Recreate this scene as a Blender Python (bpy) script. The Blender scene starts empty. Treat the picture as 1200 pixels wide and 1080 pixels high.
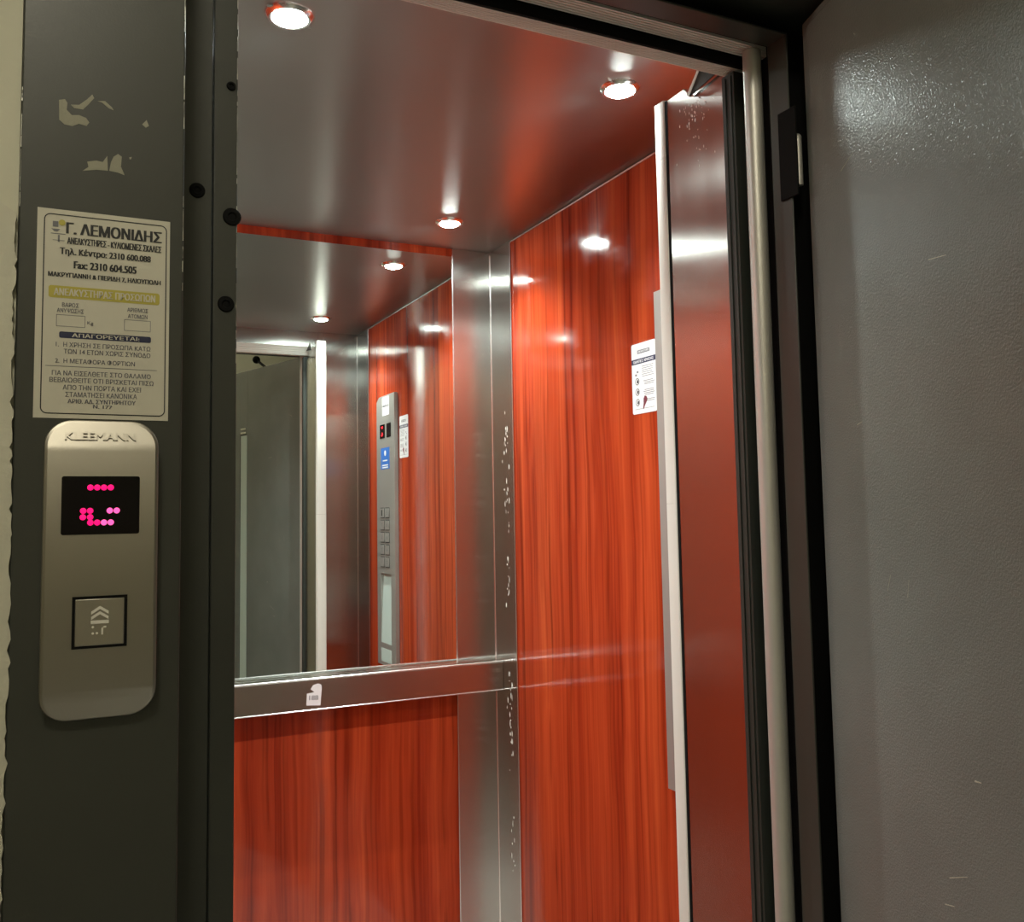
import bpy, math, random
from mathutils import Vector, Matrix

random.seed(7)
scene = bpy.context.scene
col = scene.collection

# ---------------------------------------------------------------- camera
F, PX, PY = 1095.0, 600.0, 516.0
AX_X = Vector((0.898754, 0.018662, 0.438055))    # room X in (right, down, forward)
AX_Y = Vector((-0.438100, 0.078307, 0.895509))   # room Y (into the car)
AX_Z = Vector((-0.017591, -0.996755, 0.078555))  # room Z (up)
cam_d = bpy.data.cameras.new('camera')
cam = bpy.data.objects.new('camera', cam_d)
col.objects.link(cam)
scene.camera = cam
cam_d.sensor_fit = 'HORIZONTAL'
cam_d.sensor_width = 36.0
cam_d.lens = F / 1200.0 * 36.0
cam_d.shift_x = 0.0
cam_d.shift_y = -(540.0 - PY) / 1200.0
cam_d.clip_start = 0.02
right = Vector((AX_X.x, AX_Y.x, AX_Z.x))
down = Vector((AX_X.y, AX_Y.y, AX_Z.y))
fwd = Vector((AX_X.z, AX_Y.z, AX_Z.z))
H = 1.40                                          # eye height
cam.matrix_world = Matrix(((right.x, -down.x, -fwd.x, 0.0),
                           (right.y, -down.y, -fwd.y, 0.0),
                           (right.z, -down.z, -fwd.z, H),
                           (0, 0, 0, 1)))

# ---------------------------------------------------------------- world, exposure
w = bpy.data.worlds.new('world')
scene.world = w
w.use_nodes = True
w.node_tree.nodes['Background'].inputs[0].default_value = (0.9, 1.0, 0.9, 1)
w.node_tree.nodes['Background'].inputs[1].default_value = 0.002
scene.view_settings.view_transform = 'Standard'
scene.view_settings.look = 'None'
scene.view_settings.exposure = 0.0
scene.view_settings.gamma = 1.0

SPOT_POWER = 38.0
LENS_STRENGTH = 190.0
HALL_STRENGTH = 58.0

# ---------------------------------------------------------------- materials
def pbsdf(name):
    m = bpy.data.materials.new(name)
    m.use_nodes = True
    nt = m.node_tree
    return m, nt, nt.nodes['Principled BSDF']

def lnk(nt, a, b):
    nt.links.new(a, b)

def texco(nt, scale=(1, 1, 1), out='Object'):
    tc = nt.nodes.new('ShaderNodeTexCoord')
    mp = nt.nodes.new('ShaderNodeMapping')
    mp.inputs['Scale'].default_value = scale
    lnk(nt, tc.outputs[out], mp.inputs['Vector'])
    return mp.outputs['Vector']

def noise(nt, vec, scale, detail=3.0, rough=0.55):
    n = nt.nodes.new('ShaderNodeTexNoise')
    n.inputs['Scale'].default_value = scale
    n.inputs['Detail'].default_value = detail
    n.inputs['Roughness'].default_value = rough
    lnk(nt, vec, n.inputs['Vector'])
    return n.outputs['Fac']

def ramp(nt, fac, stops):
    r = nt.nodes.new('ShaderNodeValToRGB')
    el = r.color_ramp.elements
    while len(el) < len(stops):
        el.new(0.5)
    for e, (p, c) in zip(el, stops):
        e.position = p
        e.color = (c[0], c[1], c[2], 1)
    lnk(nt, fac, r.inputs['Fac'])
    return r.outputs['Color']

def maprange(nt, v, a, b, c, d):
    n = nt.nodes.new('ShaderNodeMapRange')
    n.inputs['From Min'].default_value = a
    n.inputs['From Max'].default_value = b
    n.inputs['To Min'].default_value = c
    n.inputs['To Max'].default_value = d
    lnk(nt, v, n.inputs['Value'])
    return n.outputs['Result']

def bump(nt, p, h, strength, dist):
    b = nt.nodes.new('ShaderNodeBump')
    b.inputs['Strength'].default_value = strength
    b.inputs['Distance'].default_value = dist
    lnk(nt, h, b.inputs['Height'])
    lnk(nt, b.outputs['Normal'], p.inputs['Normal'])

def simple(name, color, rough=0.5, metal=0.0, spec=0.5, emit=None, estr=0.0):
    m, nt, p = pbsdf(name)
    p.inputs['Base Color'].default_value = (*color, 1)
    p.inputs['Roughness'].default_value = rough
    p.inputs['Metallic'].default_value = metal
    p.inputs['Specular IOR Level'].default_value = spec
    if emit:
        p.inputs['Emission Color'].default_value = (*emit, 1)
        p.inputs['Emission Strength'].default_value = estr
    return m

def steel(name, color, rough, aniso, rot, grain=(1, 1, 1), gs=1.0, smudge=0.06):
    """brushed stainless: the highlight spreads across the grain"""
    m, nt, p = pbsdf(name)
    p.inputs['Base Color'].default_value = (*color, 1)
    p.inputs['Metallic'].default_value = 1.0
    p.inputs['Anisotropic'].default_value = aniso
    p.inputs['Anisotropic Rotation'].default_value = rot
    tg = nt.nodes.new('ShaderNodeTangent')
    tg.direction_type = 'UV_MAP'
    tg.uv_map = 'UVMap'
    lnk(nt, tg.outputs['Tangent'], p.inputs['Tangent'])
    v = texco(nt)
    s = noise(nt, v, 5.0, 4.0, 0.6)
    g = noise(nt, texco(nt, grain), gs, 2.0)
    add = nt.nodes.new('ShaderNodeMath')
    add.operation = 'ADD'
    lnk(nt, maprange(nt, s, 0.3, 0.7, -smudge, smudge), add.inputs[0])
    lnk(nt, maprange(nt, g, 0.3, 0.7, rough - 0.012, rough + 0.012), add.inputs[1])
    lnk(nt, add.outputs[0], p.inputs['Roughness'])
    return m

def paint(name, color, rough, scale, strength, dist=0.0006, spec=0.5):
    m, nt, p = pbsdf(name)
    v = texco(nt)
    n = noise(nt, v, 3.0, 4.0)
    c = ramp(nt, n, [(0.3, [x * 0.85 for x in color]), (0.7, [x * 1.12 for x in color])])
    lnk(nt, c, p.inputs['Base Color'])
    lnk(nt, maprange(nt, noise(nt, v, 9.0, 3.0), 0.3, 0.7, rough - 0.02, rough + 0.02), p.inputs['Roughness'])
    p.inputs['Specular IOR Level'].default_value = spec
    bump(nt, p, noise(nt, v, scale, 1.5), strength, dist)
    return m

def laminate(name):
    """red wood-grain laminate: broad wavy bands, fine pores and a few dark veins, all running upright"""
    m, nt, p = pbsdf(name)
    warp = nt.nodes.new('ShaderNodeVectorMath'); warp.operation = 'MULTIPLY_ADD'
    wn = nt.nodes.new('ShaderNodeTexNoise')
    wn.inputs['Scale'].default_value = 1.0
    wn.inputs['Detail'].default_value = 2.0
    lnk(nt, texco(nt, (5, 5, 2.2)), wn.inputs['Vector'])
    lnk(nt, wn.outputs['Color'], warp.inputs[0])
    warp.inputs[1].default_value = (0.032, 0.032, 0.0)
    tc = nt.nodes.new('ShaderNodeTexCoord')
    lnk(nt, tc.outputs['Object'], warp.inputs[2])
    def layer(sc, detail, rough):
        mp = nt.nodes.new('ShaderNodeMapping')
        mp.inputs['Scale'].default_value = sc
        lnk(nt, warp.outputs[0], mp.inputs['Vector'])
        return noise(nt, mp.outputs['Vector'], 1.0, detail, rough)
    band = layer((20, 20, 0.5), 3.0, 0.55)
    fine = layer((120, 120, 1.8), 3.0, 0.6)
    vein = layer((55, 55, 0.5), 2.0, 0.5)
    mx = nt.nodes.new('ShaderNodeMath'); mx.operation = 'MULTIPLY_ADD'
    lnk(nt, fine, mx.inputs[0]); mx.inputs[1].default_value = 0.45
    lnk(nt, band, mx.inputs[2])
    base = ramp(nt, mx.outputs[0], [(0.46, (0.25, 0.022, 0.008)), (0.64, (0.37, 0.041, 0.013)),
                                    (0.80, (0.46, 0.060, 0.018)), (0.98, (0.57, 0.090, 0.026))])
    dk = ramp(nt, vein, [(0.30, (0.50, 0.43, 0.43)), (0.42, (0.85, 0.83, 0.83)), (0.60, (1, 1, 1)), (0.70, (0.72, 0.66, 0.66))])
    mul = nt.nodes.new('ShaderNodeMix'); mul.data_type = 'RGBA'; mul.blend_type = 'MULTIPLY'
    mul.inputs['Factor'].default_value = 1.0
    lnk(nt, base, mul.inputs['A']); lnk(nt, dk, mul.inputs['B'])
    lnk(nt, mul.outputs['Result'], p.inputs['Base Color'])
    p.inputs['Specular IOR Level'].default_value = 0.55
    lnk(nt, maprange(nt, noise(nt, texco(nt), 14, 4), 0.35, 0.75, 0.06, 0.17), p.inputs['Roughness'])
    return m

def plaster(name, color, scale=60, strength=0.25, dist=0.003):
    m, nt, p = pbsdf(name)
    v = texco(nt)
    n = noise(nt, v, 4.0, 5.0)
    lnk(nt, ramp(nt, n, [(0.3, [x * 0.9 for x in color]), (0.7, [x * 1.06 for x in color])]), p.inputs['Base Color'])
    p.inputs['Roughness'].default_value = 0.85
    bump(nt, p, noise(nt, v, scale, 4), strength, dist)
    return m

M = {}
M['frame_paint'] = paint('frame_paint', (0.040, 0.042, 0.035), 0.38, 500, 0.10)
M['door_paint'] = paint('door_paint', (0.150, 0.158, 0.145), 0.235, 420, 0.6, 0.0009)
M['black'] = simple('black_rubber_and_shade', (0.005, 0.005, 0.005), 0.75, 0.0, 0.15)  # rubber parts, also the black that stands for shade in the shaft gaps
M['dark'] = simple('dark_channel', (0.028, 0.033, 0.028), 0.45)
M['steel'] = steel('brushed_steel', (0.60, 0.585, 0.56), 0.215, 0.95, 0.0, (6, 6, 1), 1.0, 0.015)
M['steel_door'] = steel('brushed_steel_door', (0.66, 0.64, 0.61), 0.215, 0.93, 0.0, (40, 40, 1), 1.0, 0.015)
M['steel_ceiling'] = steel('brushed_steel_ceiling', (0.42, 0.405, 0.385), 0.335, 0.88, 0.25, (2, 1, 2), 1.0, 0.012)
M['steel_plain'] = simple('satin_steel', (0.46, 0.445, 0.42), 0.5, 0.75)
M['steel_bright'] = simple('polished_steel_edge', (0.85, 0.84, 0.82), 0.25, 1.0)
M['aluminium'] = simple('cast_aluminium', (0.62, 0.60, 0.56), 0.45, 0.6)
M['ribbed'] = simple('ribbed_aluminium', (0.80, 0.77, 0.71), 0.5, 0.1)
M['nickel'] = simple('satin_nickel', (0.38, 0.355, 0.31), 0.40, 1.0)
M['chrome'] = simple('chrome', (0.92, 0.92, 0.92), 0.22, 1.0)
M['strip'] = simple('pale_edge_strip', (0.80, 0.79, 0.74), 0.45)
M['laminate'] = laminate('red_wood_laminate')
M['mirror'] = simple('mirror_glass', (0.80, 0.84, 0.80), 0.004, 1.0)
M['wall'] = plaster('beige_plaster', (0.62, 0.605, 0.49))
M['wall_raw'] = plaster('broken_plaster', (0.60, 0.58, 0.48), 120, 0.35, 0.003)
M['hall_ceiling'] = plaster('white_plaster', (0.7, 0.69, 0.6), 40, 0.1)
M['floor_tile'] = plaster('pale_stone_floor', (0.45, 0.43, 0.38), 30, 0.05)
M['car_floor'] = plaster('grey_vinyl_floor', (0.55, 0.53, 0.49), 80, 0.05)
M['paper'] = simple('cream_sticker', (0.62, 0.59, 0.50), 0.45)
M['white'] = simple('white_sticker', (0.80, 0.80, 0.82), 0.4)
M['ink'] = simple('black_ink', (0.012, 0.012, 0.014), 0.5)
M['grey_ink'] = simple('grey_ink', (0.16, 0.16, 0.18), 0.5)
M['navy'] = simple('navy_ink', (0.018, 0.022, 0.07), 0.5)
M['yellow'] = simple('yellow_ink', (0.50, 0.43, 0.07), 0.5)
M['maroon'] = simple('maroon_ink', (0.16, 0.012, 0.03), 0.5)
M['blue'] = simple('blue_sticker', (0.035, 0.16, 0.55), 0.35)
M['glass_black'] = simple('black_display_glass', (0.003, 0.0015, 0.002), 0.25, 0.0, 0.2)
M['led'] = simple('pink_led', (0.3, 0.0, 0.05), 0.4, 0, 0.5, (1.0, 0.004, 0.15), 1.4)
M['led_pale'] = simple('pale_pink_led', (0.3, 0.0, 0.05), 0.4, 0, 0.5, (1.0, 0.10, 0.36), 1.7)
M['led_red'] = simple('red_led', (0.3, 0.0, 0.0), 0.4, 0, 0.5, (1.0, 0.02, 0.04), 2.0)
M['lens'] = simple('lit_lens', (0.9, 0.9, 0.9), 0.3, 0, 0.5, (0.86, 1.0, 0.95), LENS_STRENGTH)
M['hall_lens'] = simple('lit_hall_dome', (0.9, 0.9, 0.85), 0.3, 0, 0.5, (1.0, 0.93, 0.74), HALL_STRENGTH)
M['residue'] = plaster('dried_glue', (0.34, 0.33, 0.26), 300, 0.3)
M['bare'] = simple('bare_metal_chip', (0.75, 0.74, 0.70), 0.3, 1.0)
M['niche'] = simple('pale_niche_lining', (0.50, 0.60, 0.57), 0.5)
M['frosted'] = simple('pale_frosted_glass', (0.45, 0.52, 0.46), 0.35)

# ---------------------------------------------------------------- mesh building
class MB:
    def __init__(self, M4=None):
        self.v, self.f, self.mi = [], [], []
        self.M4 = M4
        self.m = 0

    def add(self, vs, fs):
        o = len(self.v)
        self.v += [tuple(x) for x in vs]
        self.f += [tuple(i + o for i in f) for f in fs]
        self.mi += [self.m] * len(fs)
        return self

    def box(self, x0, x1, y0, y1, z0, z1):
        vs = [(x0, y0, z0), (x1, y0, z0), (x1, y1, z0), (x0, y1, z0), (x0, y0, z1), (x1, y0, z1), (x1, y1, z1), (x0, y1, z1)]
        return self.add(vs, [(0, 3, 2, 1), (4, 5, 6, 7), (0, 1, 5, 4), (1, 2, 6, 5), (2, 3, 7, 6), (3, 0, 4, 7)])

    def prism(self, pts, ext, off=Vector((0, 0, 0))):
        """closed polygon pts (3-D) swept by vector ext"""
        n = len(pts)
        a = [Vector(p) + off for p in pts]
        e = Vector(ext)
        b = [p + e for p in a]
        nrm = Vector((0, 0, 0))
        for i in range(n):
            nrm += a[i].cross(a[(i + 1) % n])
        if nrm.dot(e) > 0:
            fs = [tuple(range(n - 1, -1, -1)), tuple(range(n, 2 * n))] + [(i, (i + 1) % n, n + (i + 1) % n, n + i) for i in range(n)]
        else:
            fs = [tuple(range(n)), tuple(range(2 * n - 1, n - 1, -1))] + [((i + 1) % n, i, n + i, n + (i + 1) % n) for i in range(n)]
        return self.add(a + b, fs)

    def lathe(self, c, axis, prof, n=32, closed=True):
        """prof: list of (radius, height along axis)"""
        c = Vector(c); ax = Vector(axis).normalized()
        t = ax.orthogonal().normalized(); b = ax.cross(t)
        vs, fs = [], []
        for r, h in prof:
            for i in range(n):
                a = 2 * math.pi * i / n
                vs.append(c + ax * h + (t * math.cos(a) + b * math.sin(a)) * max(r, 1e-5))
        k = len(prof)
        for j in range(k - 1):
            for i in range(n):
                i2 = (i + 1) % n
                fs.append((j * n + i, j * n + i2, (j + 1) * n + i2, (j + 1) * n + i))
        if closed:
            fs.append(tuple(range(n - 1, -1, -1)))
            fs.append(tuple((k - 1) * n + i for i in range(n)))
        return self.add(vs, fs)

    def cyl(self, p0, p1, r, n=24):
        p0, p1 = Vector(p0), Vector(p1)
        d = p1 - p0
        return self.lathe(p0, d, [(r, 0), (r, d.length)], n)

    def disc(self, c, normal, r, th, n=20):
        c = Vector(c); nn = Vector(normal).normalized()
        return self.lathe(c, nn, [(r, 0), (r, th * 0.7), (r * 0.8, th)], n)

    def ball(self, c, r, n=16):
        prof = [(r * math.sin(math.pi * k / n), -r * math.cos(math.pi * k / n)) for k in range(n + 1)]
        return self.lathe(c, (0, 0, 1), prof, n, False)

    def text(self, s, c, rt, up, width=None, height=None, bold=0.0, depth=0.0004, fit_h=None):
        """lettering centred on c: width fits the line, height scales it uniformly"""
        cu = bpy.data.curves.new('lettering_curve', 'FONT')
        cu.body = s.replace('\u039a', 'K')      # same letter shape, cleaner outline
        cu.align_x = 'CENTER'
        cu.resolution_u = 5
        cu.fill_mode = 'FRONT' if depth == 0 else 'BOTH'
        cu.extrude = 0.02
        ob = bpy.data.objects.new('lettering_tmp', cu)
        col.objects.link(ob)
        dg = bpy.context.evaluated_depsgraph_get()
        me = bpy.data.meshes.new_from_object(ob.evaluated_get(dg))
        xs = [v.co.x for v in me.vertices]; ys = [v.co.y for v in me.vertices]
        if xs:
            cx, cy = (min(xs) + max(xs)) / 2, (min(ys) + max(ys)) / 2
            sx = sy = None
            if width: sx = width / (max(xs) - min(xs))
            if height: sy = height / (max(ys) - min(ys))
            sx = sx or sy; sy = sy or sx
            c = Vector(c); rt = Vector(rt).normalized(); up = Vector(up).normalized()
            nn = rt.cross(up)
            em = 1.5 * sy
            dx = bold * em
            for j, sh in enumerate((-dx, -dx / 3, dx / 3, dx) if bold else (0.0,)):
                vs = [c + rt * ((v.co.x - cx) * sx + sh) + up * (v.co.y - cy) * sy + nn * (depth * (0.5 + v.co.z / 0.04 + 0.03 * j)) for v in me.vertices]
                self.add(vs, [tuple(p.vertices) for p in me.polygons])
        bpy.data.objects.remove(ob)
        bpy.data.curves.remove(cu)
        bpy.data.meshes.remove(me)
        return self

    def build(self, name, mat, parent=None, bevel=0.0, smooth=True, base=None, seg=2):
        mats = mat if isinstance(mat, (list, tuple)) else [mat]
        vs = [Vector(p) for p in self.v]
        if self.M4 is not None:
            vs = [self.M4 @ p for p in vs]
        root = parent
        while root is not None and root.parent is not None:
            root = root.parent
        if root is not None:
            off = Vector(root.location)
        else:
            off = Vector(base) if base else Vector((0, 0, 0))
        uvsrc = [Vector(p) for p in self.v]
        me = bpy.data.meshes.new(name)
        me.from_pydata([p - off for p in vs], [], self.f)
        for m in mats:
            me.materials.append(m)
        for p, k in zip(me.polygons, self.mi):
            p.material_index = k
        uv = me.uv_layers.new(name='UVMap')
        for p, f in zip(me.polygons, self.f):
            a = uvsrc[f[0]]
            n = Vector((0, 0, 0))
            for i in range(1, len(f) - 1):
                n += (uvsrc[f[i]] - a).cross(uvsrc[f[i + 1]] - a)
            k = max(range(3), key=lambda i: abs(n[i]))
            for li, vi in zip(p.loop_indices, f):
                q = uvsrc[vi]
                uv.data[li].uv = (q.y, q.z) if k == 0 else (q.x, q.z) if k == 1 else (q.x, q.y)
        me.validate()
        me.update()
        if smooth:
            for p in me.polygons:
                p.use_smooth = True
            me.set_sharp_from_angle(angle=math.radians(32))
        o = bpy.data.objects.new(name, me)
        col.objects.link(o)
        if parent is not None:
            o.parent = parent
        elif base:
            o.location = base
        if bevel:
            b = o.modifiers.new('bevel', 'BEVEL')
            b.width = bevel
            b.segments = seg
            b.limit_method = 'ANGLE'
            b.angle_limit = math.radians(40)
            b.harden_normals = False
        return o

def tag(o, label=None, cat=None, group=None, kind=None):
    if label: o['label'] = label
    if cat: o['category'] = cat
    if group: o['group'] = group
    if kind: o['kind'] = kind
    return o

def empty(name, loc, label=None, cat=None, group=None, kind=None):
    o = bpy.data.objects.new(name, None)
    o.location = loc
    o.empty_display_size = 0.05
    col.objects.link(o)
    return tag(o, label, cat, group, kind)

def B(x0, x1, y0, y1, z0, z1):
    return MB().box(x0, x1, y0, y1, z0, z1)

def rrect(cx, cz, w, h, r, n=8):
    """rounded rectangle outline, counter-clockwise, in (x, z)"""
    out = []
    for (sx, sz, a0) in ((1, 1, 0), (-1, 1, 90), (-1, -1, 180), (1, -1, 270)):
        for k in range(n + 1):
            a = math.radians(a0 + 90 * k / n)
            out.append((cx + sx * (w / 2 - r) + r * math.cos(a), cz + sz * (h / 2 - r) + r * math.sin(a)))
    return out

# ---------------------------------------------------------------- dimensions
XL, XR = 0.083, 1.091          # car side walls
YF, YB = 1.058, 2.350          # car front (inside) and back
ZC = H + 0.737                 # car ceiling
FX0, FX1 = -0.0315, 1.09       # landing frame outer width
FY = 0.850                     # landing frame front
SY = 0.942                     # frame stop plane

# ================================================================ SETTING: hallway
tag(B(-2.2, 2.6, -1.3, 1.0, -0.06, 0.0).build('floor', M['floor_tile']), 'pale stone floor of the hallway outside the elevator', 'floor', kind='structure')
tag(B(-2.2, 2.6, -1.3, 1.0, 2.82, 2.90).build('ceiling.001', M['hall_ceiling']), 'pale plaster ceiling of the hallway', 'ceiling', kind='structure')
wl = MB()
wl.box(-2.2, -0.0320, 0.856, 1.0, 0, 2.82)
wl.box(1.09, 2.6, 0.856, 1.0, 0, 2.82)
wl.box(-0.034, 1.09, 0.856, 1.0, 2.20, 2.82)
wall_land = wl.build('wall_landing', M['wall'])
tag(wall_land, 'beige plastered wall left of the dark elevator door frame', 'wall', kind='structure')
# ragged broken plaster along the frame
jag = []
zz = 0.0
while zz < 1.655:
    jag.append((-0.0318 + random.uniform(-0.0018, 0.0012) + 0.0012 * math.sin(zz * 11), zz))
    zz += random.uniform(0.0025, 0.009)
pts = [(-0.046, 0.8562, 0.0)] + [(x, 0.8562, z) for x, z in jag] + [(-0.046, 0.8562, zz)]
MB().prism(pts, (0, -0.0072, 0)).build('broken_plaster', M['wall_raw'], wall_land, smooth=False)
tag(B(-2.2, 2.6, -1.4, -1.3, 0, 2.82).build('wall_rear', M['wall']), 'beige hallway wall facing the elevator, seen above the door in the mirror', 'wall', kind='structure')
tag(B(-2.3, -2.2, -1.3, 1.0, 0, 2.82).build('wall_hall_left', M['wall']), 'beige hallway side wall to the left', 'wall', kind='structure')
tag(B(2.6, 2.7, -1.3, 1.0, 0, 2.82).build('wall_hall_right', M['wall']), 'beige hallway side wall to the right', 'wall', kind='structure')

lamp = empty('hallway_lamp', (-0.25, -0.40, 2.80), 'round warm dome lamp on the hallway ceiling', 'lamp')
MB().lathe((-0.25, -0.40, 2.82), (0, 0, -1), [(0.15, 0), (0.15, 0.02), (0.135, 0.024)]).build('base_plate', M['aluminium'], lamp)
MB().lathe((-0.25, -0.40, 2.796), (0, 0, -1), [(0.12, 0), (0.13, 0.03), (0.125, 0.07), (0.10, 0.11), (0.05, 0.132), (0.001, 0.138)], 40, False).build('diffuser', M['hall_lens'], lamp)

# ================================================================ SETTING: elevator car shell
tag(B(XL - 0.02, XR + 0.02, 1.0305, YB + 0.03, -0.05, 0.0).build('floor.001', M['car_floor']), 'floor of the elevator car', 'floor', kind='structure')
tag(B(XL - 0.02, XR + 0.02, 1.031, YB + 0.03, ZC, ZC + 0.02).build('ceiling', M['steel_ceiling']), 'brushed steel elevator car ceiling with recessed downlights', 'ceiling', kind='structure')
tag(B(XR + 0.002, XR + 0.022, YF, YB, 0, ZC).build('wall_right', M['laminate']), 'glossy red wood laminate side wall at the right of the car', 'wall', kind='structure')
tag(B(XL - 0.022, XL - 0.002, YF, YB, 0, ZC).build('wall_left', M['laminate']), 'red wood laminate side wall at the left of the car', 'wall', kind='structure')
tag(B(XL - 0.02, XR + 0.02, YB + 0.006, YB + 0.026, 0, ZC).build('wall_back', M['laminate']), 'red wood laminate back wall below and above the mirror', 'wall', kind='structure')
fr = MB()
fr.box(XL - 0.02, 0.15, 1.031, YF, 0, ZC)
fr.box(0.93, XR + 0.02, 1.031, YF, 0, ZC)
fr.box(0.15, 0.93, 1.034, YF - 0.003, H + 0.677, ZC)
wall_front = fr.build('wall_front', M['steel'])
tag(wall_front, 'brushed steel front wall of the car around its opening', 'wall', kind='structure')
# ribbed aluminium header over the car opening
hd = MB()
hd.box(0.15, 0.93, 1.036, YF - 0.002, H + 0.643, H + 0.677)
for k in range(7):
    y = 1.0335 + k * 0.0040
    hd.box(0.15, 0.93, y, y + 0.0022, H + 0.640, H + 0.6435)
for k in range(4):
    z = H + 0.645 + k * 0.008
    hd.box(0.15, 0.93, YF - 0.003, YF + 0.001, z, z + 0.0055)
hd.build('ribbed_header', M['ribbed'], wall_front)
B(0.15, 0.99, 1.0285, 1.0330, H + 0.6405, H + 0.735).build('header_gap_shade', M['black'], wall_front)  # black plate added so the slit before the header reads as deep shade

# corner posts (L-shaped brushed steel sheets) -> trim
def post(name, xw, yw, sx, sy, lx, ly, label):
    """corner at (xw, yw); sx, sy point into the car"""
    o = MB()
    t = 0.004
    xa, xb = sorted((xw - sx * 0.0018, xw + sx * 0.002))
    ya, yb = sorted((yw + sy * 0.002, yw + sy * ly))
    o.box(xa, xb, ya, yb, 0.0, ZC - 0.0005)
    xa, xb = sorted((xw, xw + sx * lx))
    ya, yb = sorted((yw - sy * 0.0055, yw + sy * 0.0015))
    o.box(xa, xb, ya, yb, 0.0, ZC - 0.0005)
    ob = o.build(name, M['steel'], bevel=0.0009)
    tag(ob, label, 'corner post', kind='structure')
    # rounded bright bead in the corner and folded bright lips at the free edges
    e = MB()
    e.cyl((xw + sx * 0.0015, yw + sy * 0.001, 0), (xw + sx * 0.0015, yw + sy * 0.001, ZC - 0.01), 0.0032, 12)
    e.cyl((xw + sx * 0.0012, yw + sy * ly, 0), (xw + sx * 0.0012, yw + sy * ly, ZC - 0.004), 0.0017, 10)
    e.cyl((xw + sx * lx, yw + sy * 0.0008, 0), (xw + sx * lx, yw + sy * 0.0008, ZC - 0.02), 0.0017, 10)
    e.build('folded_edge', M['steel_bright'], ob)
    return ob
p_br = post('trim_1', XR, YB, -1, -1, 0.116, 0.129, 'tall brushed steel corner post right of the mirror')
p_fr = post('trim_2', XR, YF, -1, 1, 0.14, 0.148, 'brushed steel corner post beside the car door opening, seen in the mirror')
p_bl = post('trim_3', XL, YB, 1, -1, 0.10, 0.129, 'brushed steel corner post at the back left of the car')
p_fl = post('trim_4', XL, YF, 1, 1, 0.06, 0.148, 'brushed steel corner post at the front left of the car')
# paint scuffs on the right back post
sc = MB()
for (zc, dz, n) in ((1.60, 0.06, 16), (1.44, 0.10, 16), (1.22, 0.10, 12), (0.98, 0.04, 6), (0.90, 0.04, 8), (0.82, 0.09, 14), (0.52, 0.07, 10)):
    for k in range(n):
        y = 2.262 + random.gauss(0, 0.009); z = zc + random.gauss(0, dz * 0.55)
        h = random.uniform(0.002, 0.017); ww = random.uniform(0.0006, 0.0034)
        sc.prism([(XR - 0.0021, y, z), (XR - 0.0021, y + ww, z + h * 0.3), (XR - 0.0021, y + ww * 0.6, z + h), (XR - 0.0021, y - ww * 0.5, z + h * 0.6)], (-0.0003, 0, 0))
sc.build('paint_scuff', M['strip'], p_br, smooth=False)
# thin bright cornice bead where the right wall meets the ceiling
tag(MB().cyl((XR, 1.22, ZC - 0.004), (XR, 2.22, ZC - 0.004), 0.0026, 10).build('trim_5', M['steel_bright']), 'thin bright metal bead along the ceiling edge of the right wall', 'trim', kind='structure')

# ================================================================ CEILING DOWNLIGHTS
LAMPS = [((0.296, 1.323), 'large recessed downlight at the upper left, nearest the door'),
         ((0.871, 1.328), 'recessed round downlight beside the folded car door'),
         ((0.879, 2.133), 'recessed round downlight above the top right corner of the mirror'),
         ((0.296, 2.133), 'recessed downlight at the back left, hidden behind the dark frame')]
def downlight(x, y, label):
    t = empty('ceiling_downlight', (x, y, ZC), label, 'downlight', 'recessed ceiling downlights')
    MB().lathe((x, y, ZC + 0.001), (0, 0, -1), [(0.0240, 0.0), (0.0240, 0.004), (0.0265, 0.0080), (0.0300, 0.0085), (0.0345, 0.005), (0.0362, 0.001), (0.0362, 0.0)], 48, False).build('bezel', M['chrome'], t)
    MB().lathe((x, y, ZC - 0.0005), (0, 0, -1), [(0.0240, 0), (0.0238, 0.0070), (0.0205, 0.0096), (0.0135, 0.0116), (0.006, 0.0124), (0.0005, 0.0127)], 40, False).build('lens', M['lens'], t)
    for a in (0.5, 3.64):
        cx, cy = x + 0.0368 * math.cos(a), y + 0.0368 * math.sin(a)
        B(cx - 0.004, cx + 0.004, cy - 0.003, cy + 0.003, ZC - 0.004, ZC).build('clip', M['chrome'], t)
    ld = bpy.data.lights.new('downlight_beam', 'SPOT')
    ld.energy = SPOT_POWER
    ld.color = (0.93, 1.0, 0.95)
    ld.spot_size = math.radians(128)
    ld.spot_blend = 1.0
    ld.shadow_soft_size = 0.004
    lo = bpy.data.objects.new('downlight_beam', ld)
    lo.location = (0, 0, -0.0178)
    lo.parent = t
    col.objects.link(lo)
    return t
for (xy, lab) in LAMPS:
    downlight(xy[0], xy[1], lab)

# ================================================================ MIRROR AND LEDGE
mir = B(XL + 0.10, 0.9735, YB, YB + 0.005, 0.985, H + 0.713).build('wall_mirror', M['mirror'], base=(0.53, YB, 1.0))
tag(mir, 'large frameless mirror on the back wall above the steel ledge', 'mirror')
LY, LZ0, LZ1 = 2.303, H - 0.4667, H - 0.3928
led = empty('mirror_ledge', (0.587, 2.33, LZ0), 'brushed steel box ledge running under the mirror', 'ledge')
B(XL + 0.001, XR - 0.0025, LY, YB - 0.0005, LZ0, LZ1).build('ledge_body', M['steel'], led, bevel=0.0008)
eg = MB()
eg.cyl((XL + 0.002, LY, LZ1), (XR - 0.003, LY, LZ1), 0.0029, 10)
eg.cyl((XL + 0.002, LY, LZ0), (XR - 0.003, LY, LZ0), 0.0016, 10)
eg.build('polished_edge', M['steel_bright'], led)

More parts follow.
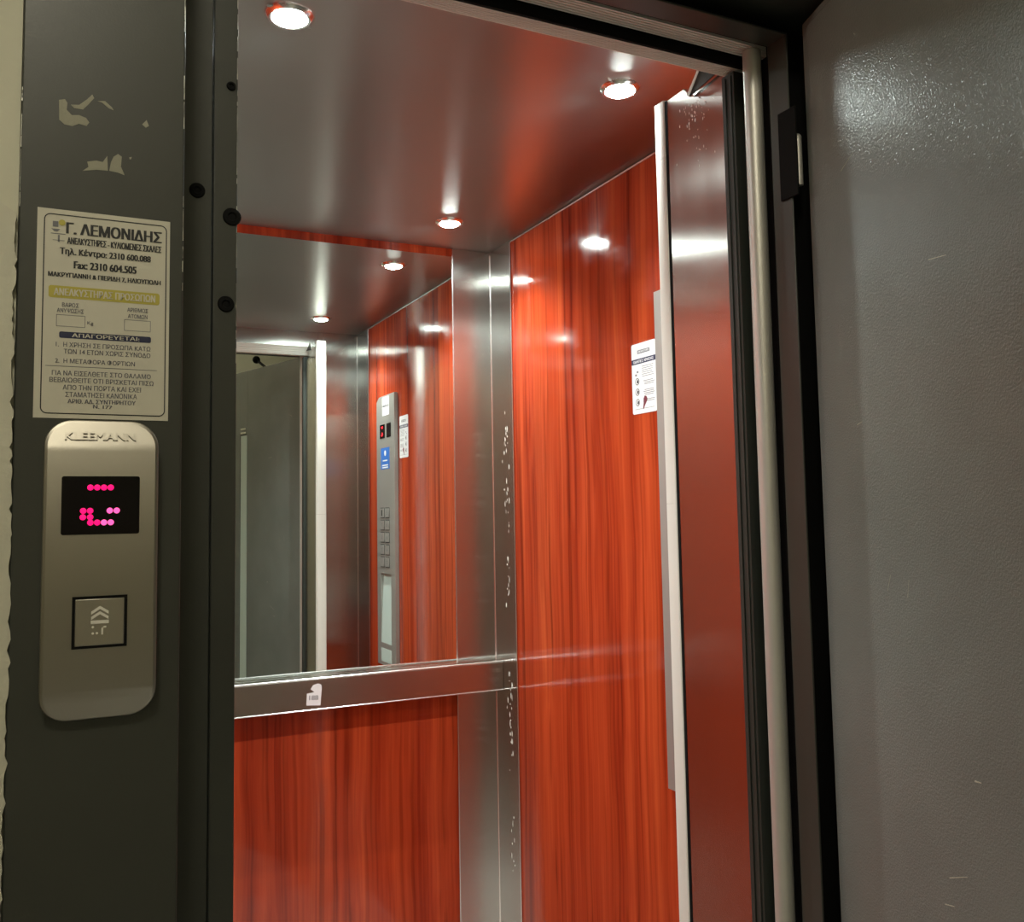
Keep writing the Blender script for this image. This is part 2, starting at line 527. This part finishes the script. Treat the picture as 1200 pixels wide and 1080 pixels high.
# torn white sticker on the ledge
ts = empty('torn_sticker', (0.575, LY, 0.945), 'small torn white sticker on the front of the steel ledge', 'sticker')
y = LY - 0.0006
MB().prism([(0.5575, y, 0.9455), (0.592, y, 0.9425), (0.5955, y, 0.985), (0.594, y, 0.992), (0.586, y, 0.996), (0.574, y, 0.9925), (0.568, y, 0.983),
            (0.577, y, 0.976), (0.570, y, 0.9745), (0.559, y, 0.9735)], (0, -0.0004, 0)).build('paper', M['white'], ts, smooth=False)
MB().text('188', (0.5755, y - 0.0004, 0.9625), (1, 0, -0.06), (0.05, 0, 1), width=0.022, height=0.011, bold=0.01, depth=0.0002).build('lettering', M['grey_ink'], ts, smooth=False)

# ================================================================ CAR OPERATING PANEL (right wall)
cx0 = XR - 0.012
cop = empty('car_control_panel', (XR, 1.44, 0.865), 'tall narrow steel control panel on the right car wall, seen in the mirror', 'control panel')
Y0, Y1 = 1.340, 1.543
pl = MB()
nz0, nz1, ny0, ny1 = 0.945, 1.194, 1.380, 1.497     # recessed niche
ymid = (Y0 + Y1) / 2
pl.box(cx0, XR + 0.0015, Y0, ny0, 0.865, 1.825)
pl.box(cx0, XR + 0.0015, ny1, Y1, 0.865, 1.825)
pl.box(cx0, XR + 0.0015, ny0, ny1, nz1, 1.825)
pl.box(cx0, XR + 0.0015, ny0, ny1, 0.865, nz0)
pl.prism([(cx0, Y0, 1.825), (cx0, Y0 + 0.03, 1.842), (cx0, Y1, 1.842), (cx0, Y1, 1.825)], (0.0135, 0, 0))
pl.build('faceplate', M['steel_plain'], cop)
MB().add([(cx0 + 0.0005, ny0, nz0), (cx0 + 0.0005, ny1, nz0), (cx0 + 0.0112, ny1, nz1), (cx0 + 0.0112, ny0, nz1)], [(0, 3, 2, 1), (0, 1, 2, 3)]).build('niche_lining', M['niche'], cop)
RT, UP = (0, -1, 0), (0, 0, 1)
fx = cx0 - 0.0006
nb = B(fx, cx0, 1.410, 1.487, 1.768, 1.836).build('name_plate', M['white'], cop)
MB().text('KLEEMANN', (fx - 0.0002, 1.4485, 1.803), RT, UP, width=0.066, bold=0.02, depth=0.0002).build('lettering', M['grey_ink'], nb, smooth=False)
for (a, b, lit) in ((1.382, 1.437, True), (1.459, 1.505, False)):
    d = B(fx - 0.0008, cx0, a, b, 1.686, 1.737).build('display', M['glass_black'], cop)
    if lit:
        q = MB()
        for (yy, z_) in ((0.0, 1.724), (-0.006, 1.727), (0.006, 1.727), (0.0, 1.705), (0.0, 1.697), (0.006, 1.701), (-0.006, 1.697)):
            q.disc((fx - 0.0008, (a + b) / 2 + yy, z_), (-1, 0, 0), 0.0035, 0.0006, 12)
        q.build('led_dot', M['led_red'], d)
bs = B(fx, cx0, 1.391, 1.488, 1.572, 1.650).build('blue_notice', M['blue'], cop)
q = MB()
q.disc((fx, 1.4395, 1.630), (-1, 0, 0), 0.010, 0.0003)
for z_, wd in ((1.603, 0.050), (1.586, 0.066), (1.578, 0.066)):
    q.box(fx - 0.0003, fx, 1.4395 - wd / 2, 1.4395 + wd / 2, z_ - 0.0022, z_ + 0.0022)
q.build('print', M['white'], bs)
for r in range(5):
    z_ = 1.413 - r * 0.0445
    for c in range(2):
        yc = 1.403 + c * 0.056
        b = B(cx0 - 0.0025, cx0, yc - 0.021, yc + 0.021, z_ - 0.0165, z_ + 0.0165).build('floor_button', M['steel_plain'], cop, bevel=0.0006)
        if (r, c) == (0, 0):
            B(cx0 - 0.0029, cx0 - 0.0025, yc - 0.005, yc + 0.005, z_ - 0.011, z_ + 0.011).build('symbol', M['ink'], b)
        else:
            MB().text(str(9 - r * 2 + c) if 9 - r * 2 + c < 9 else 'E', (cx0 - 0.0025, yc, z_), RT, UP, height=0.013, depth=0.0003).build('symbol', M['grey_ink'], b, smooth=False)
        g = MB()
        g.box(cx0 - 0.0006, cx0 + 0.0002, yc - 0.0235, yc + 0.0235, z_ - 0.019, z_ + 0.019)
        g.build('button_surround', M['ink'], b)
B(fx, cx0, 1.381, 1.497, 0.878, 0.925).build('lower_cover', M['niche'], cop)

# ================================================================ NOTICE ON THE RIGHT WALL
ns = empty('safety_notice', (XR, 1.605, 1.605), 'white printed notice sticker on the red right wall beside the folded door', 'sign')
sx = XR + 0.002
pts = rrect(0, 0, 0.088, 0.148, 0.005, 4)
NYC, NZC = 1.6055, 1.678
MB().prism([(sx, NYC + a, NZC + b) for a, b in pts], (-0.0007, 0, 0)).build('sticker_sheet', M['white'], ns, smooth=False)
ix = sx - 0.0008
q = MB()
q.box(ix, ix + 0.0002, 1.582, 1.627, 1.7300, 1.7375)
q.build('heading_box', M['grey_ink'], ns)
B(ix, ix + 0.0002, 1.562, 1.6495, 1.7085, 1.7195).build('heading_band', M['navy'], ns)
MB().text('ΟΔΗΓΙΕΣ ΧΡΗΣΗΣ', (ix, 1.6055, 1.7140), RT, UP, width=0.074, height=0.0058, bold=0.02, depth=0.0002).build('lettering', M['white'], ns, smooth=False)
MB().text('ΑΝΕΛΚΥΣΤΗΡΕΣ', (ix, 1.6045, 1.7338), RT, UP, width=0.040, height=0.0042, bold=0.02, depth=0.0002).build('lettering', M['white'], ns, smooth=False)
q = MB()
for r in range(6):
    zt = 1.702 - r * 0.0042
    q.box(ix, ix + 0.0002, 1.568 + random.uniform(0, 0.006), 1.612, zt - 0.0005, zt + 0.0005)
for (zt, n) in ((1.671, 3), (1.652, 4), (1.632, 2)):
    for r in range(n):
        q.box(ix, ix + 0.0002, 1.567 + random.uniform(0, 0.008), 1.609 - random.uniform(0, 0.006), zt - r * 0.0035 - 0.0006, zt - r * 0.0035 + 0.0006)
q.box(ix, ix + 0.0002, 1.570, 1.640, 1.6135, 1.6143)
for (yy, zz_) in ((1.628, 1.692), (1.634, 1.686)):
    q.box(ix, ix + 0.0002, yy - 0.003, yy + 0.003, zz_ - 0.002, zz_ + 0.002)
q.build('small_print', M['grey_ink'], ns, smooth=False)
q = MB()
for zc in (1.672, 1.650, 1.628):
    for k in range(18):
        a0, a1 = 2 * math.pi * k / 18, 2 * math.pi * (k + 1) / 18
        c0, s0, c1, s1 = math.cos(a0), math.sin(a0), math.cos(a1), math.sin(a1)
        q.add([(ix, 1.630 + 0.0075 * c0, zc + 0.0075 * s0), (ix, 1.630 + 0.0075 * c1, zc + 0.0075 * s1), (ix, 1.630 + 0.0060 * c1, zc + 0.0060 * s1), (ix, 1.630 + 0.0060 * c0, zc + 0.0060 * s0)], [(0, 1, 2, 3)])
    q.prism([(ix, 1.626, zc - 0.004), (ix, 1.632, zc - 0.003), (ix, 1.630, zc + 0.004), (ix, 1.625, zc + 0.002)], (-0.0001, 0, 0))
q.build('pictogram', M['ink'], ns, smooth=False)
MB().prism([(ix, 1.604, 1.640), (ix, 1.598, 1.6385), (ix, 1.594, 1.632), (ix, 1.599, 1.625), (ix, 1.604, 1.6195), (ix, 1.6085, 1.6125), (ix, 1.611, 1.6135), (ix, 1.6085, 1.625), (ix, 1.6085, 1.634)], (-0.0002, 0, 0)).build('footprint', M['maroon'], ns, smooth=False)

# ================================================================ FOLDED CAR DOOR
fd = empty('folding_door', (0.897, 1.15, 0.0), 'folded brushed steel car door with a pale vertical edge strip', 'door')
ZP = H + 0.665
q = MB()
prof = [(1.206, 0.012), (1.206, ZP), (1.160, ZP), (1.147, ZP - 0.018), (1.062, ZP - 0.0515), (1.062, 0.012)]
q.prism([(0.881, a, b) for a, b in prof], (0.012, 0, 0))
q.build('leading_panel', M['steel_door'], fd, bevel=0.0008)
B(0.9005, 0.9125, 1.064, 1.206, 0.012, ZP - 0.002).build('trailing_panel', M['steel_door'], fd, bevel=0.0008)
B(0.8805, 0.9125, 1.2062, 1.2122, 0.012, ZP).build('seal', M['black'], fd)
for (a, b) in ((0.012, 1.4120), (1.4124, 1.9729), (1.9733, ZP + 0.003)):
    o_ = [(c + 0.89625, d) for c, d in rrect(0.0, 1.2262, 0.0345, 0.0276, 0.003, 4)]
    MB().prism([(c, d, a) for c, d in o_], (0, 0, b - a)).build('edge_strip', M['strip'], fd)
# bent bracket at the top of the leading panel
tb, n2, tr, tq = (0.8806, 1.147, ZP - 0.018), (0.8806, 1.115, ZP + 0.017), (0.8806, 1.062, ZP - 0.0515), (0.8806, 1.064, ZP - 0.008)
MB().prism([tb, n2, tq], (0.002, 0, 0)).build('hanger_plate', M['dark'], fd)
MB().prism([tb, tq, tr], (0.002, 0, 0), Vector((0.006, 0, 0))).build('inner_sheet', M['steel_door'], fd)
MB().prism([tb, (0.8806, 1.152, ZP - 0.014), (0.8806, 1.1185, ZP + 0.0205), n2], (-0.001, 0, 0)).build('bright_lip', M['strip'], fd)
sc = MB()
for k in range(60):
    y, z = random.gauss(1.13, 0.022), ZP - 0.03 - abs(random.gauss(0, 0.045))
    if not 1.07 < y < 1.195 or z > ZP - 0.02 - max(0, (1.147 - y)) * 0.45: continue
    h = random.uniform(0.001, 0.006); ww = random.uniform(0.0003, 0.0010)
    sc.prism([(0.8809, y, z), (0.8809, y + ww, z + h * 0.3), (0.8809, y + ww * 0.6, z + h), (0.8809, y - ww * 0.5, z + h * 0.6)], (-0.0002, 0, 0))
sc.build('paint_scuff', M['strip'], fd, smooth=False)

# ================================================================ LANDING DOOR FRAME
df = empty('door_frame', (0.53, 0.89, 0.0), 'dark grey painted metal door frame around the elevator entrance', 'door frame', kind='structure')
ZT = 2.20
lj = MB()
lj.box(FX0, 0.0973, FY, 0.998, 0, ZT)
ljo = lj.build('left_jamb', M['frame_paint'], df, bevel=0.0015)
q = MB()
q.box(0.0974, 0.1345, SY, 0.985, 0, H + 0.6498)
q.box(0.1349, 0.1582, SY - 0.003, 0.982, 0, H + 0.6498)
q.box(0.0974, 0.150, 0.986, 0.998, 0, H + 0.650)
q.build('strike_stop', M['frame_paint'], df, bevel=0.0012)
q = MB()
q.box(0.890, 0.893, 0.9415, 0.979, 0, H + 0.653)
q.build('hinge_stop', M['frame_paint'], df, bevel=0.0012)
B(0.0975, 0.8929, 0.9417, 0.9788, H + 0.650, H + 0.653).build('head_stop', M['frame_paint'], df, bevel=0.0012)
q = MB()
q.box(0.8935, 0.9655, 0.972, 0.985, 0, H + 0.676)
q.box(0.0975, 0.8935, 0.972, 0.985, H + 0.6535, H + 0.676)
q.build('black_strip', M['black'], df)  # black strips filling the gap behind the stops
B(0.0975, FX1, FY, 0.998, H + 0.677, ZT).build('head', M['frame_paint'], df, bevel=0.0015)
B(0.966, FX1, FY, 0.998, 0, H + 0.676).build('right_jamb', M['frame_paint'], df, bevel=0.0015)
# shaft-side lintel strip (ribbed) and round tube of the right reveal
q = MB()
q.box(0.151, 0.965, 0.9925, 1.025, H + 0.658, H + 0.69)
for k in range(6):
    y = 0.9930 + k * 0.0054
    q.box(0.151, 0.965, y, y + 0.0030, H + 0.655, H + 0.6585)
q.build('ribbed_lintel', M['ribbed'], df)
MB().cyl((0.8826, 1.003, 0.0), (0.8826, 1.003, H + 0.652), 0.0130, 32).build('jamb_tube', M['aluminium'], df)
q = MB()
q.box(0.915, 0.99, 0.9855, 1.0255, 0, H + 0.6545)
q.build('shaft_void_shade', M['black'], df)  # black box standing in for the unlit void beside the tube
q = MB()
q.box(0.872, 0.9295, 1.0312, 1.0575, 0, H + 0.635)
q.box(0.9296, 0.99, 1.026, 1.0308, 0, H + 0.635)  # dark plate added over the steel, paints the shaft gap as shade
q.box(0.870, 0.8719, 1.036, 1.040, 0, H + 0.630)
q.box(0.870, 0.8719, 1.048, 1.053, 0, H + 0.630)
q.build('jamb_channel_and_shade', M['dark'], wall_front)
# rubber buffers / plugs on the strike side
for (x, z, r, y) in ((0.1515, 1.8345, 0.0046, SY - 0.003), (0.1200, 1.7236, 0.0076, SY), (0.1530, 1.7001, 0.0090, SY - 0.003), (0.1476, 1.6115, 0.0080, SY - 0.003)):
    MB().lathe((x, y + 0.0005, z), (0, -1, 0), [(r, 0), (r, 0.0012), (r * 0.9, 0.0024), (r * 0.5, 0.0026), (r * 0.35, 0.001)], 24).build('rubber_buffer', M['black'], df)
# glue residue
def patch(pts, name='glue_residue'):
    return MB().prism([(x, FY - 0.00005, z) for x, z in pts], (0, -0.0003, 0)).build(name, M['residue'], df, smooth=False)
patch([(-0.0035, 1.7545), (0.0010, 1.7560), (0.0030, 1.7530), (0.0025, 1.7470), (0.0065, 1.7430), (0.0120, 1.7440), (0.0175, 1.7425), (0.0200, 1.7390), (0.0180, 1.7355), (0.0120, 1.7365), (0.0070, 1.7335), (0.0010, 1.7340), (-0.0030, 1.7375)])
patch([(0.0055, 1.7520), (0.0120, 1.7530), (0.0180, 1.7590), (0.0220, 1.7640), (0.0235, 1.7610), (0.0190, 1.7545), (0.0150, 1.7495), (0.0080, 1.7495)])
patch([(0.0260, 1.7590), (0.0320, 1.7600), (0.0375, 1.7555), (0.0390, 1.7530), (0.0350, 1.7540), (0.0300, 1.7580)])
patch([(0.0620, 1.7445), (0.0655, 1.7490), (0.0675, 1.7440), (0.0650, 1.7420)])
patch([(0.0155, 1.6960), (0.0200, 1.7000), (0.0190, 1.7045), (0.0260, 1.7065), (0.0310, 1.7060), (0.0345, 1.7120), (0.0352, 1.6990), (0.0260, 1.6985)])
patch([(0.0362, 1.6992), (0.0375, 1.7070), (0.0395, 1.7120), (0.0430, 1.7150), (0.0460, 1.7130), (0.0455, 1.7040), (0.0485, 1.6970), (0.0430, 1.6985)])
patch([(0.0520, 1.7135), (0.0540, 1.7140), (0.0535, 1.7120), (0.0522, 1.7118)])
# bare-metal wear along the arrises
q = MB()
def chip(x, y, z0, z1, n, ww):
    for k in range(n):
        z = random.uniform(z0, z1); h = random.uniform(0.002, 0.012); u = random.uniform(0.3, 1.0) * ww
        q.box(x - u, x + u * 0.3, y - 0.0003, y + 0.001, z, z + h)
chip(0.0968, FY, 1.835, 1.875, 12, 0.0008)
chip(0.0968, FY, 1.745, 1.79, 14, 0.0006)
chip(0.0968, FY, 1.60, 1.685, 16, 0.0004)
chip(0.1577, SY - 0.003, 1.84, 1.92, 18, 0.0006)
chip(0.1577, SY - 0.003, 1.55, 1.83, 50, 0.0004)
chip(-0.0308, FY, 1.6, 1.78, 14, 0.0004)
q.build('worn_edge', M['bare'], df, smooth=False)

# ================================================================ LANDING DOOR LEAF (hinged right, open 107 degrees)
HX, HY = 0.902, 0.926
ang = math.radians(72.9)
sdir = Vector((-math.cos(ang), -math.sin(ang), 0))      # hinge -> free edge
tdir = Vector((math.sin(ang), -math.cos(ang), 0))       # inner face -> outer face
DM = Matrix(((sdir.x, tdir.x, 0, HX), (sdir.y, tdir.y, 0, HY), (0, 0, 1, 0), (0, 0, 0, 1)))
door = empty('door_1', (HX, HY, 0), 'dark grey painted landing door standing open at the right', 'door', kind='structure')
DW, DT, DZ0, DZ1 = 0.80, 0.036, 0.012, H + 0.660
MB(DM).box(0.0, DW, 0.0025, DT, DZ0, DZ1).build('door_leaf', M['door_paint'], door, bevel=0.0015)
q = MB(DM)
q.box(0.018, 0.478, 0.0, 0.0026, DZ0 + 0.02, DZ1 - 0.012)
q.box(0.546, DW - 0.018, 0.0, 0.0026, DZ0 + 0.02, DZ1 - 0.012)
q.box(0.478, 0.546, 0.0, 0.0026, H + 0.375, DZ1 - 0.012)
q.box(0.478, 0.546, 0.0, 0.0026, DZ0 + 0.02, 0.55)
q.build('inner_pan', M['door_paint'], door, bevel=0.0008)
vp = MB(DM).box(0.484, 0.540, 0.0008, 0.0030, 0.555, H + 0.370).build('vision_panel', M['frosted'], door)
q = MB(DM)
q.box(0.488, 0.536, -0.003, 0.002, H + 0.378, H + 0.386)
q.box(0.488, 0.536, -0.003, 0.002, H + 0.396, H + 0.404)
q.build('latch_plate', M['steel_bright'], door)
# closer arm with roller above the leaf
q = MB(DM)
q.cyl((0.33, 0.018, DZ1 - 0.01), (0.42, 0.014, DZ1 + 0.040), 0.006, 12)
q.ball((0.425, 0.014, DZ1 + 0.043), 0.017, 16)
q.build('closer_arm', M['black'], door)
# upper hinge
hg = MB()
hg.box(0.8865, 0.8899, 0.9270, 0.9605, H + 0.4207, H + 0.5437)
hgo = hg.build('hinge', M['black'], door, bevel=0.001)
q = MB()
q.cyl((0.8960, 0.9345, H + 0.436), (0.8960, 0.9345, H + 0.500), 0.0058, 16)
q.ball((0.8960, 0.9345, H + 0.502), 0.0060, 12)
q.build('hinge_pin', M['aluminium'], hgo)
# scratches on the leaf
q = MB(DM)
for (s, z, ds, dz, u) in ((0.10, 1.50, 0.012, 0.003, 0.0006), (0.19, 1.30, 0.004, 0.02, 0.0008), (0.15, 1.305, 0.008, 0.018, 0.0005), (0.09, 1.82, 0.03, 0.012, 0.0006),
                          (0.24, 1.02, 0.03, 0.012, 0.0006), (0.23, 0.99, 0.016, 0.004, 0.0007), (0.29, 1.13, 0.01, 0.001, 0.001), (0.26, 1.66, 0.03, -0.003, 0.0006)):
    q.prism([(s, -0.00005, z), (s + ds, -0.00005, z + dz), (s + ds, -0.00005, z + dz + u), (s, -0.00005, z + u * 1.6)], (0, -0.00015, 0))
q.build('scratch', M['residue'], door, smooth=False)

# ================================================================ LANDING SIGN (printed sticker on the left jamb)
sg = empty('elevator_notice', (0.034, FY, 1.484), 'cream printed notice sticker on the dark frame above the call panel', 'sign')
SX0, SX1, SZ0, SZ1 = -0.0177, 0.0859, 1.4852, 1.6603
B(SX0, SX1, FY - 0.0006, FY, SZ0, SZ1).build('sticker_sheet', M['paper'], sg)
iy = FY - 0.0008
q = MB()
def ring(cx, cz, ww, hh, r, lw):
    o_ = rrect(cx, cz, ww, hh, r, 6); i_ = rrect(cx, cz, ww - 2 * lw, hh - 2 * lw, max(r - lw, 0.0002), 6)
    n = len(o_)
    q.add([(x, iy, z) for x, z in o_] + [(x, iy, z) for x, z in i_], [(i, (i + 1) % n, n + (i + 1) % n, n + i) for i in range(n)])
ring(0.0353, 1.5725, 0.0962, 0.1676, 0.0052, 0.0009)
q.build('border', M['ink'], sg, smooth=False)
SR, SU = (1, 0, 0), (0, 0, 1)
def line(mb, s, x, z, wd, ht, bold=0.012):
    mb.text(s, (x, iy, z), SR, SU, width=wd, height=ht, bold=bold, depth=0.0002)
t = MB()
line(t, 'Γ. ΛΕΜΟΝΙΔΗΣ', 0.0415, 1.6452, 0.0742, 0.0098, 0.03)
line(t, 'ΑΝΕΛΚΥΣΤΗΡΕΣ - ΚΥΛΙΟΜΕΝΕΣ ΣΚΑΛΕΣ', 0.0419, 1.6346, 0.0736, 0.0056, 0.022)
line(t, 'Τηλ. Κέντρο: 2310 600.088', 0.0350, 1.6247, 0.0704, 0.0072, 0.028)
line(t, 'Fax: 2310 604.505', 0.0346, 1.6144, 0.0482, 0.0062, 0.028)
line(t, 'ΜΑΚΡΥΓΙΑΝΝΗ & ΠΙΕΡΙΔΗ 7, ΗΛΙΟΥΠΟΛΗ', 0.0349, 1.6049, 0.0873, 0.0046, 0.03)
t.build('lettering', M['ink'], sg, smooth=False)
yb = MB().prism([(x, iy + 0.0003, z) for x, z in rrect(0.0348, 1.5906, 0.0862, 0.0102, 0.002, 5)], (0, -0.0003, 0)).build('yellow_band', M['yellow'], sg, smooth=False)
iy -= 0.0002
t = MB(); line(t, 'ΑΝΕΛΚΥΣΤΗΡΑΣ ΠΡΟΣΩΠΩΝ', 0.0350, 1.5906, 0.0785, 0.0062, 0.02)
t.build('lettering', M['paper'], yb, smooth=False)
nv = MB().prism([(x, iy + 0.0005, z) for x, z in rrect(0.0358, 1.5547, 0.0711, 0.0053, 0.0014, 5)], (0, -0.0003, 0)).build('navy_band', M['navy'], sg, smooth=False)
t = MB(); line(t, 'ΑΠΑΓΟΡΕΥΕΤΑΙ:', 0.0360, 1.5547, 0.0520, 0.0033, 0.02)
t.build('lettering', M['paper'], nv, smooth=False)
iy += 0.0002
q = MB()
ring(0.0088, 1.5666, 0.0219, 0.0099, 0.0003, 0.0004)
ring(0.0604, 1.5663, 0.0211, 0.0097, 0.0003, 0.0004)
q.box(-0.0095, 0.0765, iy, iy + 0.0001, 1.5282, 1.5286)
q.build('form_box', M['grey_ink'], sg, smooth=False)
t = MB()
line(t, 'ΒΑΡΟΣ', 0.0083, 1.5800, 0.0125, 0.0035, 0.01)
line(t, 'ΑΝΥΨΩΣΗΣ', 0.0083, 1.5752, 0.0200, 0.0035, 0.01)
line(t, 'ΑΡΙΘΜΟΣ', 0.0604, 1.5797, 0.0165, 0.0035, 0.01)
line(t, 'ΑΤΟΜΩΝ', 0.0605, 1.5743, 0.0155, 0.0035, 0.01)
line(t, 'Kg', 0.0236, 1.5655, 0.0045, 0.0036, 0.01)
line(t, '1.  Η ΧΡΗΣΗ ΣΕ ΠΡΟΣΩΠΑ ΚΑΤΩ', 0.0345, 1.5467, 0.0730, 0.0040, 0.01)
line(t, 'ΤΩΝ 14 ΕΤΩΝ ΧΩΡΙΣ ΣΥΝΟΔΟ', 0.0375, 1.5410, 0.0670, 0.0040, 0.01)
line(t, '2.  Η ΜΕΤΑΦΟΡΑ ΦΟΡΤΙΩΝ', 0.0282, 1.5330, 0.0610, 0.0040, 0.01)
line(t, 'ΓΙΑ ΝΑ ΕΙΣΕΛΘΕΤΕ ΣΤΟ ΘΑΛΑΜΟ', 0.0335, 1.5228, 0.0760, 0.0040, 0.01)
line(t, 'ΒΕΒΑΙΩΘΕΙΤΕ ΟΤΙ ΒΡΙΣΚΕΤΑΙ ΠΙΣΩ', 0.0338, 1.5170, 0.0800, 0.0040, 0.01)
line(t, 'ΑΠΟ ΤΗΝ ΠΟΡΤΑ ΚΑΙ ΕΧΕΙ', 0.0338, 1.5110, 0.0600, 0.0042, 0.01)
line(t, 'ΣΤΑΜΑΤΗΣΕΙ ΚΑΝΟΝΙΚΑ', 0.0333, 1.5051, 0.0550, 0.0042, 0.01)
line(t, 'ΑΡΙΘ. ΑΔ. ΣΥΝΤΗΡΗΤΟΥ', 0.0337, 1.4996, 0.0520, 0.0036, 0.025)
line(t, 'Ν. 177', 0.0342, 1.4955, 0.0145, 0.0030, 0.03)
t.build('small_print', M['grey_ink'], sg, smooth=False)
lg = MB()
lg.box(-0.0062, -0.0020, iy, iy + 0.0001, 1.6452, 1.6500)
lg.prism([(-0.0072, iy, 1.6435), (-0.0005, iy, 1.6435), (-0.0028, iy, 1.6412), (-0.0050, iy, 1.6412)], (0, 0.0001, 0))
lg.box(-0.0075, 0.0035, iy, iy + 0.0001, 1.6392, 1.6398)
lg.box(-0.0060, 0.0030, iy, iy + 0.0001, 1.6338, 1.6342)
lg.box(-0.0022, -0.0008, iy, iy + 0.0001, 1.6326, 1.6385)
lgo = lg.build('logo', M['grey_ink'], sg, smooth=False)
MB().disc((0.0008, iy, 1.6492), (0, -1, 0), 0.0026, 0.0001).build('logo_dot', M['yellow'], lgo)

# ================================================================ LANDING CALL PANEL
cb = empty('call_panel', (0.034, FY, 1.24), 'brushed metal elevator call panel with pink dot display and one button', 'call panel')
CX, CZ, CW, CH, CR = 0.0340, 1.3620, 0.0862, 0.2420, 0.0215
ZTOP, ZBOT = 1.4570, 1.2665
def depth(z):
    d = 0.0205
    if z > ZTOP: d -= (z - ZTOP) * 0.28
    if z < ZBOT: d -= (ZBOT - z) * 0.45
    return d
RB = 0.0028
outer = rrect(CX, CZ, CW, CH, CR, 10)
# add points on the long sides where the facets break
def ins(path):
    out = []
    n = len(path)
    for i in range(n):
        a, b = path[i], path[(i + 1) % n]
        out.append(a)
        for zb in sorted((ZTOP, ZBOT), reverse=(b[1] < a[1])):
            if abs(a[0] - b[0]) < 1e-6 and min(a[1], b[1]) < zb < max(a[1], b[1]):
                out.append((a[0], zb))
    return out
outer = ins(outer)
def shrink(p, d):
    x, z = p
    ix_ = min(max(x, CX - CW / 2 + CR), CX + CW / 2 - CR); iz_ = min(max(z, CZ - CH / 2 + CR), CZ + CH / 2 - CR)
    v = Vector((x - ix_, z - iz_)); l = v.length
    if l < 1e-9: return p
    v *= (l - d) / l
    return (ix_ + v.x, iz_ + v.y)
rings = [[(x, FY, z) for x, z in outer]]
for (dd, k) in ((0.0, RB), (RB * 0.3, RB * 0.3), (RB, 0.0)):
    rings.append([(shrink(p, dd)[0], FY - depth(p[1]) + k, shrink(p, dd)[1]) for p in outer])
n = len(outer)
vs, fs = [], []
for r in rings: vs += r
for j in range(len(rings) - 1):
    for i in range(n):
        i2 = (i + 1) % n
        fs.append((j * n + i2, j * n + i, (j + 1) * n + i, (j + 1) * n + i2))
last = (len(rings) - 1) * n
idx_top = [last + i for i in range(n) if outer[i][1] >= ZTOP - 1e-6]
idx_mid = [last + i for i in range(n) if ZBOT - 1e-6 <= outer[i][1] <= ZTOP + 1e-6]
idx_bot = [last + i for i in range(n) if outer[i][1] <= ZBOT + 1e-6]
def ordered(ix):
    c = Vector((sum(vs[i][0] for i in ix) / len(ix), sum(vs[i][2] for i in ix) / len(ix)))
    return tuple(sorted(ix, key=lambda i: -math.atan2(vs[i][2] - c.y, vs[i][0] - c.x)))[::-1]
for ix in (idx_top, idx_mid, idx_bot):
    fs.append(ordered(ix))
o = MB().add(vs, fs)
o.build('housing', M['nickel'], cb)
KY = FY - 0.0205
slope = math.atan(0.28)
kz = 1.4692
MB().text('KLEEMANN', (0.0325, FY - depth(kz) - 0.0002, kz), (1, 0, 0), (0, 0.28, 1), width=0.0528, height=0.0064, bold=0.02, depth=0.0009).build('lettering', M['nickel'], cb)
dp = MB().prism([(x, KY + 0.0004, z) for x, z in rrect(0.0334, 1.4131, 0.0582, 0.0470, 0.0018, 5)], (0, -0.0009, 0)).build('display', M['glass_black'], cb, smooth=False)
ly = KY - 0.0005
P = 0.00505
pk = [(0.0253 + i * P, 1.4275) for i in range(4)] + [(0.0203, 1.4087), (0.0254, 1.4087), (0.0201, 1.4036), (0.0255, 1.4036)] + [(0.0257 + i * P, 1.3992) for i in range(2)]
pp = [(0.0400, 1.4087), (0.0452, 1.4087), (0.0257 + 2 * P, 1.3992), (0.0257 + 3 * P, 1.3992)]
for (x, z) in pk:
    MB().disc((x, ly, z), (0, -1, 0), 0.0024, 0.0004, 16).build('led_dot', M['led'], dp)
for (x, z) in pp:
    MB().disc((x, ly, z), (0, -1, 0), 0.0024, 0.0004, 16).build('led_dot', M['led_pale'], dp)
BX, BZ, BW, BH = 0.0339, 1.3197, 0.0408, 0.0590 * 0.70
bt = B(BX - BW / 2 + 0.0022, BX + BW / 2 - 0.0022, KY - 0.0014, KY + 0.001, BZ - BH / 2 + 0.0022, BZ + BH / 2 - 0.0022).build('call_button', M['nickel'], cb, bevel=0.0006)
B(BX - BW / 2, BX + BW / 2, KY - 0.0005, KY + 0.001, BZ - BH / 2, BZ + BH / 2).build('button_surround', M['black'], bt)
q = MB()
by = KY - 0.0013
def chevron(zc, hw, hh, tt):
    q.prism([(BX - hw, by, zc - hh), (BX - hw, by, zc - hh + tt), (BX, by, zc + tt), (BX + hw, by, zc - hh + tt), (BX + hw, by, zc - hh), (BX, by, zc)], (0, -0.0007, 0))
chevron(1.3300, 0.0064, 0.0042, 0.0024)
chevron(1.3258, 0.0064, 0.0042, 0.0024)
q.box(BX - 0.0066, BX + 0.0066, by - 0.0007, by, 1.3184, 1.3210)
for (dx, z) in ((-0.0050, 1.3158), (-0.0050, 1.3108), (-0.0020, 1.3108)):
    q.disc((BX + dx, by, z), (0, -1, 0), 0.0010, 0.0007, 10)
q.box(BX + 0.0012, BX + 0.0026, by - 0.0006, by, 1.3096, 1.3164)
q.box(BX + 0.0012, BX + 0.0048, by - 0.0006, by, 1.3150, 1.3164)
q.build('embossed_symbol', M['ribbed'], bt)
